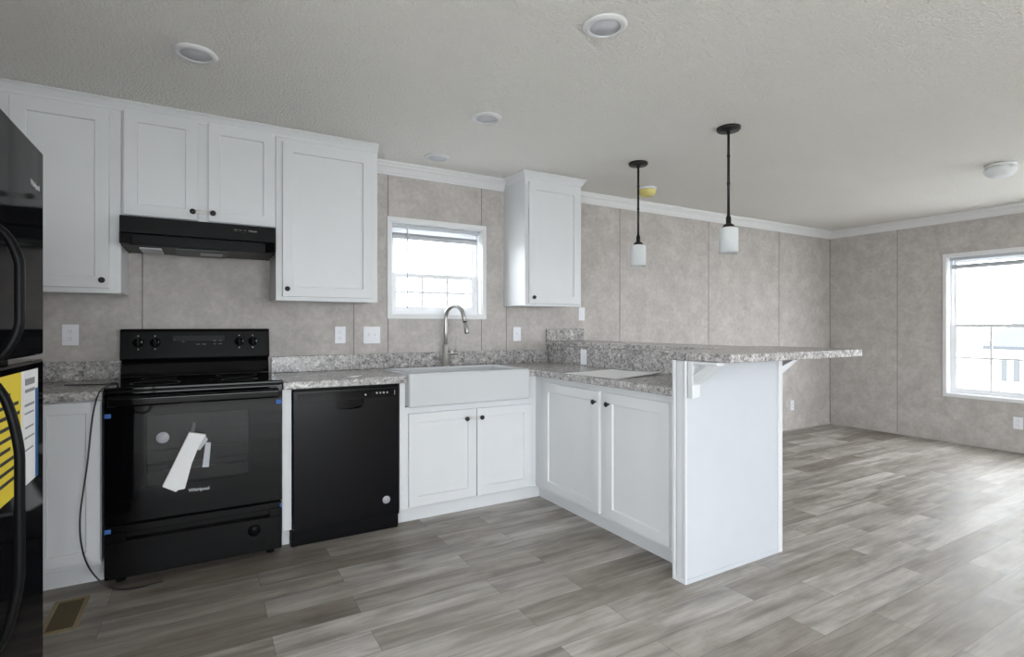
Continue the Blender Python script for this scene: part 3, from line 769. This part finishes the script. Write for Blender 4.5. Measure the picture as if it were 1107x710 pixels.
cpn = MB(FD).box(0.442, 0.985, -0.001, 0.0025, 0.781, 0.824, bev=0.001).build('control_strip', M['gloss'], ddo)
for x in (0.800, 0.865, 0.885, 0.905, 0.925):
    MB().lathe([(0, 0), (0.0055, 0), (0.0055, 0.0006), (0, 0.0006)], (x, 3.0274, 0.806 if x > .82 else .80), (0, -1, 0), 14).build('button', M['lgrey'], cpn)
MB().box(0.968, 0.970, 3.0265, 3.0275, 0.79, 0.817, bev=0).build('indicator_mark', M['lgrey'], cpn)
bd = MB().lathe([(0, 0), (0.0225, 0), (0.0225, 0.001), (0, 0.001)], (0.921, 3.0299, 0.184), (0, -1, 0), 32).build('round_sticker', M['sticker'], ddo)
b = MB()
for k in range(5): b.box(0.908+0.001*k, 0.934-0.001*k, 3.0285, 3.0291, 0.174+0.005*k, 0.176+0.005*k, bev=0)
b.build('sticker_print', M['ink'], bd)
MB().box(E0, E1-.001, 3.066, 3.085, 0.0, 0.088, bev=0.002).build('kick_plate', M['black'], dwt)
MB().box(E0, E1-.001, 3.040, 3.06, 0.841, 0.852, bev=0.001).build('top_trim', M['black'], dwt)

# ------------------------------------------------------------------ fridge
fr = thing('refrigerator', 'tall glossy black top-freezer refrigerator at the left edge', 'refrigerator', (-0.72, 1.55, 0))
FX = -0.374; FY0, FY1 = 1.205, 1.895
FF = lambda u, d, z: (FX+d, u, z)
MB().box(-1.085, FX-0.070, FY0+.005, FY1-.005, 0.02, 1.648, bev=0.004).build('cabinet_body', M['black'], fr)
up = MB(FF).box(FY0, FY1, -0.066, 0, 1.113, 1.660, bev=0.007, seg=3).build('freezer_door', M['fridge'], fr)
lo = MB(FF).box(FY0, FY1, -0.066, 0, 0.090, 1.101, bev=0.007, seg=3).build('fridge_door', M['fridge'], fr)
MB(FF).box(FY0+.01, FY1-.01, -0.05, -0.02, 0.02, 0.085, bev=0.002).build('kick_grille', M['black'], fr)
MB(FF).box(FY1-.06, FY1-.012, -0.10, -0.02, 1.660, 1.672, bev=0.003).build('hinge_cover', M['black'], fr)
def fhandle(parent, z0, z1):
    y = 1.362; pts = [(FX-.002, y, z0)]
    n = 30
    for k in range(n+1):
        f = k/n; z = z0+(z1-z0)*f
        pts.append((FX+0.070*min(1, (math.sin(math.pi*f)**0.30)*1.08), y, z))
    pts.append((FX-.002, y, z1))
    MB().tube(pts, 0.0085, 12).build('handle', M['black'], parent)
fhandle(up, 1.120, 1.385); fhandle(lo, 0.56, 1.092)
text_obj('brand_lettering', 'Whirlpool', 0.020, M['lgrey'], up, (FX+0.0004, 1.808, 1.553), (0, 1, 0), (0, 0, 1), bold=0.0005)
ss = MB(FF).box(1.700, 1.832, -0.0004, 0.0008, 0.800, 1.080, bev=0).build('feature_sticker', M['paper'], lo)
MB(FF).box(1.806, 1.832, 0.0008, 0.0013, 0.800, 1.030, bev=0).build('blue_stripe', M['blue'], ss)
b = MB(FF)
for (y0, y1, z, hh) in ((1.715, 1.80, 1.052, 0.008), (1.715, 1.80, 1.030, 0.004), (1.712, 1.795, 0.995, 0.003), (1.712, 1.79, 0.975, 0.002), (1.715, 1.79, 0.94, 0.002), (1.712, 1.795, 0.915, 0.002), (1.712, 1.785, 0.885, 0.002)):
    b.box(y0, y1, 0.0008, 0.0013, z-hh, z+hh, bev=0)
b.build('sticker_print', M['ink'], ss)
ys = MB(FF).box(1.500, 1.684, -0.0004, 0.0008, 0.800, 1.080, bev=0).build('energy_guide_label', M['yellow'], lo)
b = MB(FF)
for k, (y0, y1) in enumerate(((1.51, 1.60), (1.51, 1.66), (1.51, 1.67), (1.51, 1.64), (1.52, 1.67), (1.51, 1.60), (1.53, 1.66), (1.51, 1.67), (1.51, 1.63))):
    z = 1.035-0.024*k; b.box(y0, y1, 0.0008, 0.0013, z-0.004, z+0.004, bev=0)
b.build('label_print', M['kink'], ys)
MB(FF).box(1.684, 1.697, -0.0004, 0.0008, 0.800, 1.080, bev=0).build('label_edge', M['paper'], lo)

# ------------------------------------------------------------------ black strap trailing off the cooktop
def spline(ctrl, n=8):
    out = []; P = [Vector(p) for p in ctrl]
    for i in range(len(P)-1):
        p0, p1, p2, p3 = P[max(i-1, 0)], P[i], P[i+1], P[min(i+2, len(P)-1)]
        for k in range(n):
            t = k/n
            out.append(0.5*((2*p1)+(-p0+p2)*t+(2*p0-5*p1+4*p2-p3)*t*t+(-p0+3*p1-3*p2+p3)*t**3))
    out.append(P[-1]); return out
pts = spline([(-0.585, 3.36, 0.9), (-0.50, 3.33, 0.9), (-0.42, 3.27, 0.903), (-0.36, 3.18, 0.916), (-0.345, 3.08, 0.918), (-0.372, 3.00, 0.919), (-0.398, 2.965, 0.890), (-0.420, 2.965, 0.786),
              (-0.438, 2.965, 0.585), (-0.462, 2.955, 0.345), (-0.447, 2.955, 0.178), (-0.40, 2.975, 0.060), (-0.335, 2.960, 0.008), (-0.25, 2.940, 0.004), (-0.158, 2.935, 0.012)])
tag(MB().tube(pts, 0.0034, 8).build('packing_strap', M['strap'], None, (-0.43, 2.96, 0)), 'thin black strap hanging off the cooktop down to the floor', 'strap')

# ------------------------------------------------------------------ loose papers
b = MB()
cs = [(1.945, 2.690), (1.985, 2.262), (2.395, 2.345), (2.350, 2.775)]
def sheet(b, q, z, lift):
    n = 6; g = []
    for i in range(n+1):
        row = []
        for j in range(n+1):
            u, v = i/n, j/n
            x = (1-u)*(1-v)*q[0][0]+u*(1-v)*q[1][0]+u*v*q[2][0]+(1-u)*v*q[3][0]
            y = (1-u)*(1-v)*q[0][1]+u*(1-v)*q[1][1]+u*v*q[2][1]+(1-u)*v*q[3][1]
            row.append(b.bm.verts.new((x, y, z+lift*(u**3)*(v**2))))
        g.append(row)
    fs = [b.bm.faces.new((g[i][j], g[i+1][j], g[i+1][j+1], g[i][j+1])) for i in range(n) for j in range(n)]
    ex = bmesh.ops.extrude_face_region(b.bm, geom=fs)
    bmesh.ops.translate(b.bm, verts=[v for v in ex['geom'] if isinstance(v, bmesh.types.BMVert)], vec=(0, 0, 0.0009))
    bmesh.ops.recalc_face_normals(b.bm, faces=b.bm.faces)
sheet(b, cs, CZ1+.0006, 0.0)
sheet(b, [(x+0.02*(i-1), y-0.012) for i, (x, y) in enumerate(cs)], CZ1+.0022, 0.016)
o = tag(b.build('paper_sheets', M['paper'], None, (2.15, 2.5, CZ1)), 'white paper sheets lying flat on the peninsula counter', 'paper')
b = MB(); sheet(b, [(0.716, 3.115), (0.760, 3.100), (0.815, 3.155), (0.770, 3.180)], CZ1+.0006, 0.006)
tag(b.build('paper_scrap', M['paper'], None, (0.765, 3.14, CZ1)), 'small white paper scrap on the counter above the dishwasher', 'paper')

# ------------------------------------------------------------------ outlets and switches
def plate(name, fn, w, hh, label, cat, loc, kind, group=None):
    t = thing(name, label, cat, loc, group)
    u, z = 0, 0
    L = lambda a, d, c: tuple(i+j for i, j in zip(loc, fn(a, d, c)))
    MB(L).box(-w/2, w/2, 0.0003, 0.0062, -hh/2, hh/2, bev=0.002, seg=2).build('cover_plate', M['plate'], t)
    if kind == 'outlet':
        for dz in (0.020, -0.020):
            r = MB(L).box(-0.014, 0.014, 0.0062, 0.0078, dz-0.014, dz+0.014, bev=0.003).build('receptacle', M['plate'], t)
            s = MB(L); s.box(-0.0068, -0.0052, 0.0078, 0.0081, dz-0.001, dz+0.008, bev=0); s.box(0.0052, 0.0068, 0.0078, 0.0081, dz-0.001, dz+0.008, bev=0); s.box(-0.002, 0.002, 0.0078, 0.0081, dz-0.009, dz-0.005, bev=0)
            s.build('slots', M['slot'], r)
    elif kind == 'double':
        for du in (-0.022, 0.022):
            r = MB(L).box(du-0.0045, du+0.0045, 0.0062, 0.016, -0.005, 0.010, bev=0.0015).build('toggle', M['plate'], t)
    elif kind == 'single':
        MB(L).box(-0.0045, 0.0045, 0.0062, 0.016, -0.005, 0.010, bev=0.0015).build('toggle', M['plate'], t)
    elif kind == 'rocker':
        MB(L).box(-0.016, 0.016, 0.0062, 0.0085, -0.032, 0.032, bev=0.002).build('rocker', M['plate'], t)
    return t
VB = lambda a, d, c: (a, -d, c)
VR = lambda a, d, c: (-d, a, c)
VP = lambda a, d, c: (-d, a, c)
plate('wall_outlet', VB, 0.070, 0.112, 'white wall outlet above the counter beside the fridge', 'outlet', (-0.612, W, 1.142), 'outlet')
plate('wall_outlet', VB, 0.070, 0.112, 'white wall outlet between the stove and the double switch', 'outlet', (0.797, W, 1.130), 'outlet')
plate('light_switch', VB, 0.116, 0.116, 'white double light switch left of the sink window', 'switch', (1.010, W, 1.128), 'double')
plate('light_switch', VB, 0.070, 0.112, 'white single switch right of the sink below the lone cabinet', 'switch', (2.174, W, 1.126), 'single')
plate('light_switch', VB, 0.066, 0.112, 'white rocker switch at lower right corner of the lone cabinet', 'switch', (2.822, W, 1.293), 'rocker')
plate('wall_outlet', VP, 0.070, 0.112, 'white outlet in the speckled splash under the bar top', 'outlet', (2.460, 3.160, 0.958), 'rocker')
plate('wall_outlet', VB, 0.070, 0.112, 'white low wall outlet just right of the peninsula', 'outlet', (5.845, W, 0.280), 'outlet')
plate('wall_outlet', VR, 0.070, 0.112, 'white low wall outlet below the right-wall window', 'outlet', (XR, 1.925, 0.278), 'outlet')

# ------------------------------------------------------------------ ceiling fittings
dl = thing('recessed_light', 'round white recessed ceiling light in front of the wall cabinets', 'ceiling light', (-0.025, 2.598, HC), 'recessed lights in the kitchen ceiling')
MB().lathe([(0.058, -0.010), (0.066, -0.014), (0.082, -0.006), (0.086, -0.0005), (0.058, -0.0005), (0.058, -0.010)], (-0.025, 2.598, HC), (0, 0, 1), 40).build('trim_ring', M['trim'], dl)
MB().lathe([(0, -0.007), (0.0575, -0.007), (0.0575, -0.001), (0, -0.001)], (-0.025, 2.598, HC), (0, 0, 1), 40).build('diffuser', M['diff'], dl)
for loc, lab in (((1.328, 1.576, HC), 'round white recessed ceiling light nearest the camera, at top centre'),
                 ((1.352, 2.600, HC), 'round white recessed ceiling light midway, second out from the sink window'),
                 ((1.374, 3.372, HC), 'round white recessed ceiling light close to the wall above the sink window')):
    dup(dl, loc, lab)

def pendant_build(loc, label):
    t = thing('pendant_light', label, 'pendant light', loc, 'pendants over the bar')
    x, y, z = loc
    MB().lathe([(0, 0), (0.066, 0), (0.066, -0.012), (0.060, -0.019), (0.012, -0.020), (0.010, -0.034), (0, -0.034)], (x, y, z-.0005), (0, 0, 1), 36).build('canopy', M['iron'], t)
    b = MB(); b.tube([(x, y, z-0.03), (x, y, z-0.50)], 0.0076, 12)
    for zz in (0.17, 0.33): b.lathe([(0, 0), (0.0092, 0), (0.0092, 0.014), (0, 0.014)], (x, y, z-zz), (0, 0, 1), 14)
    b.build('rod', M['iron'], t)
    MB().lathe([(0, 0), (0.009, 0), (0.010, -0.012), (0.0145, -0.016), (0.0145, -0.052), (0.018, -0.056), (0.027, -0.060), (0.034, -0.072), (0.034, -0.082), (0, -0.082)], (x, y, z-0.500), (0, 0, 1), 24).build('socket_cup', M['iron'], t)
    zt = z-0.576
    MB().lathe([(0.033, 0.0), (0.050, -0.004), (0.0535, -0.012), (0.0535, -0.148), (0.0500, -0.148), (0.0500, -0.014), (0.033, -0.005), (0.033, 0.0)], (x, y, zt), (0, 0, 1), 36).build('glass_shade', M['frost'], t)
    MB().lathe([(0, 0), (0.013, 0), (0.014, -0.02), (0.022, -0.045), (0.022, -0.065), (0.012, -0.085), (0, -0.088)], (x, y, zt-0.008), (0, 0, 1), 20).build('bulb', M['ceramic'], t)
    return t
pd = pendant_build((2.645, 2.782, HC), 'black rod pendant with frosted shade, the one nearer the back wall')
dup(pd, (2.626, 2.026, HC), 'black rod pendant with frosted shade, the one nearer the camera')

t = thing('smoke_detector', 'smoke detector in a yellow dust cover behind the pendants', 'smoke detector', (3.19, 3.25, HC))
MB().lathe([(0, 0), (0.075, 0), (0.075, -0.012), (0.068, -0.018), (0, -0.018)], (3.19, 3.25, HC-.0005), (0, 0, 1), 32).build('base', M['plate'], t)
MB().lathe([(0.070, -0.0185), (0.072, -0.030), (0.062, -0.055), (0.045, -0.068), (0.020, -0.074), (0, -0.075)], (3.19, 3.25, HC), (0, 0, 1), 32).build('dust_cover', M['ycap'], t)
t = thing('flush_ceiling_light', 'white flush dome ceiling light at the right of the living room', 'ceiling light', (4.90, 1.52, HC))
MB().lathe([(0, 0), (0.088, 0), (0.090, -0.008), (0.084, -0.018), (0, -0.018)], (4.90, 1.52, HC-.0005), (0, 0, 1), 40).build('base', M['trim'], t)
MB().lathe([(0.080, -0.0185), (0.090, -0.030), (0.092, -0.046), (0.084, -0.066), (0.064, -0.082), (0.036, -0.090), (0.012, -0.093), (0, -0.093)], (4.90, 1.52, HC), (0, 0, 1), 40).build('glass_dome', M['frost'], t)

# ------------------------------------------------------------------ floor register
t = thing('floor_register', 'brown metal floor register beside the fridge', 'floor vent', (-0.485, 2.825, 0))
b = MB(); x0, x1, y0, y1 = -0.548, -0.425, 2.668, 2.965
for a in ((x0, x1, y0, y0+.018, 0, 0.005), (x0, x1, y1-.018, y1, 0, 0.005), (x0, x0+.018, y0+.018, y1-.018, 0, 0.005), (x1-.018, x1, y0+.018, y1-.018, 0, 0.005)): b.box(*a, bev=0.0015)
b.build('register_frame', M['tan'], t)
b = MB(); b.box(x0+.018, x1-.018, y0+.018, y1-.018, 0.0, 0.001, bev=0)
k = y0+.024
while k < y1-.022:
    b.box(x0+.018, x1-.018, k, k+0.005, 0.001, 0.004, bev=0); k += 0.011
b.build('louvres', M['tand'], t)
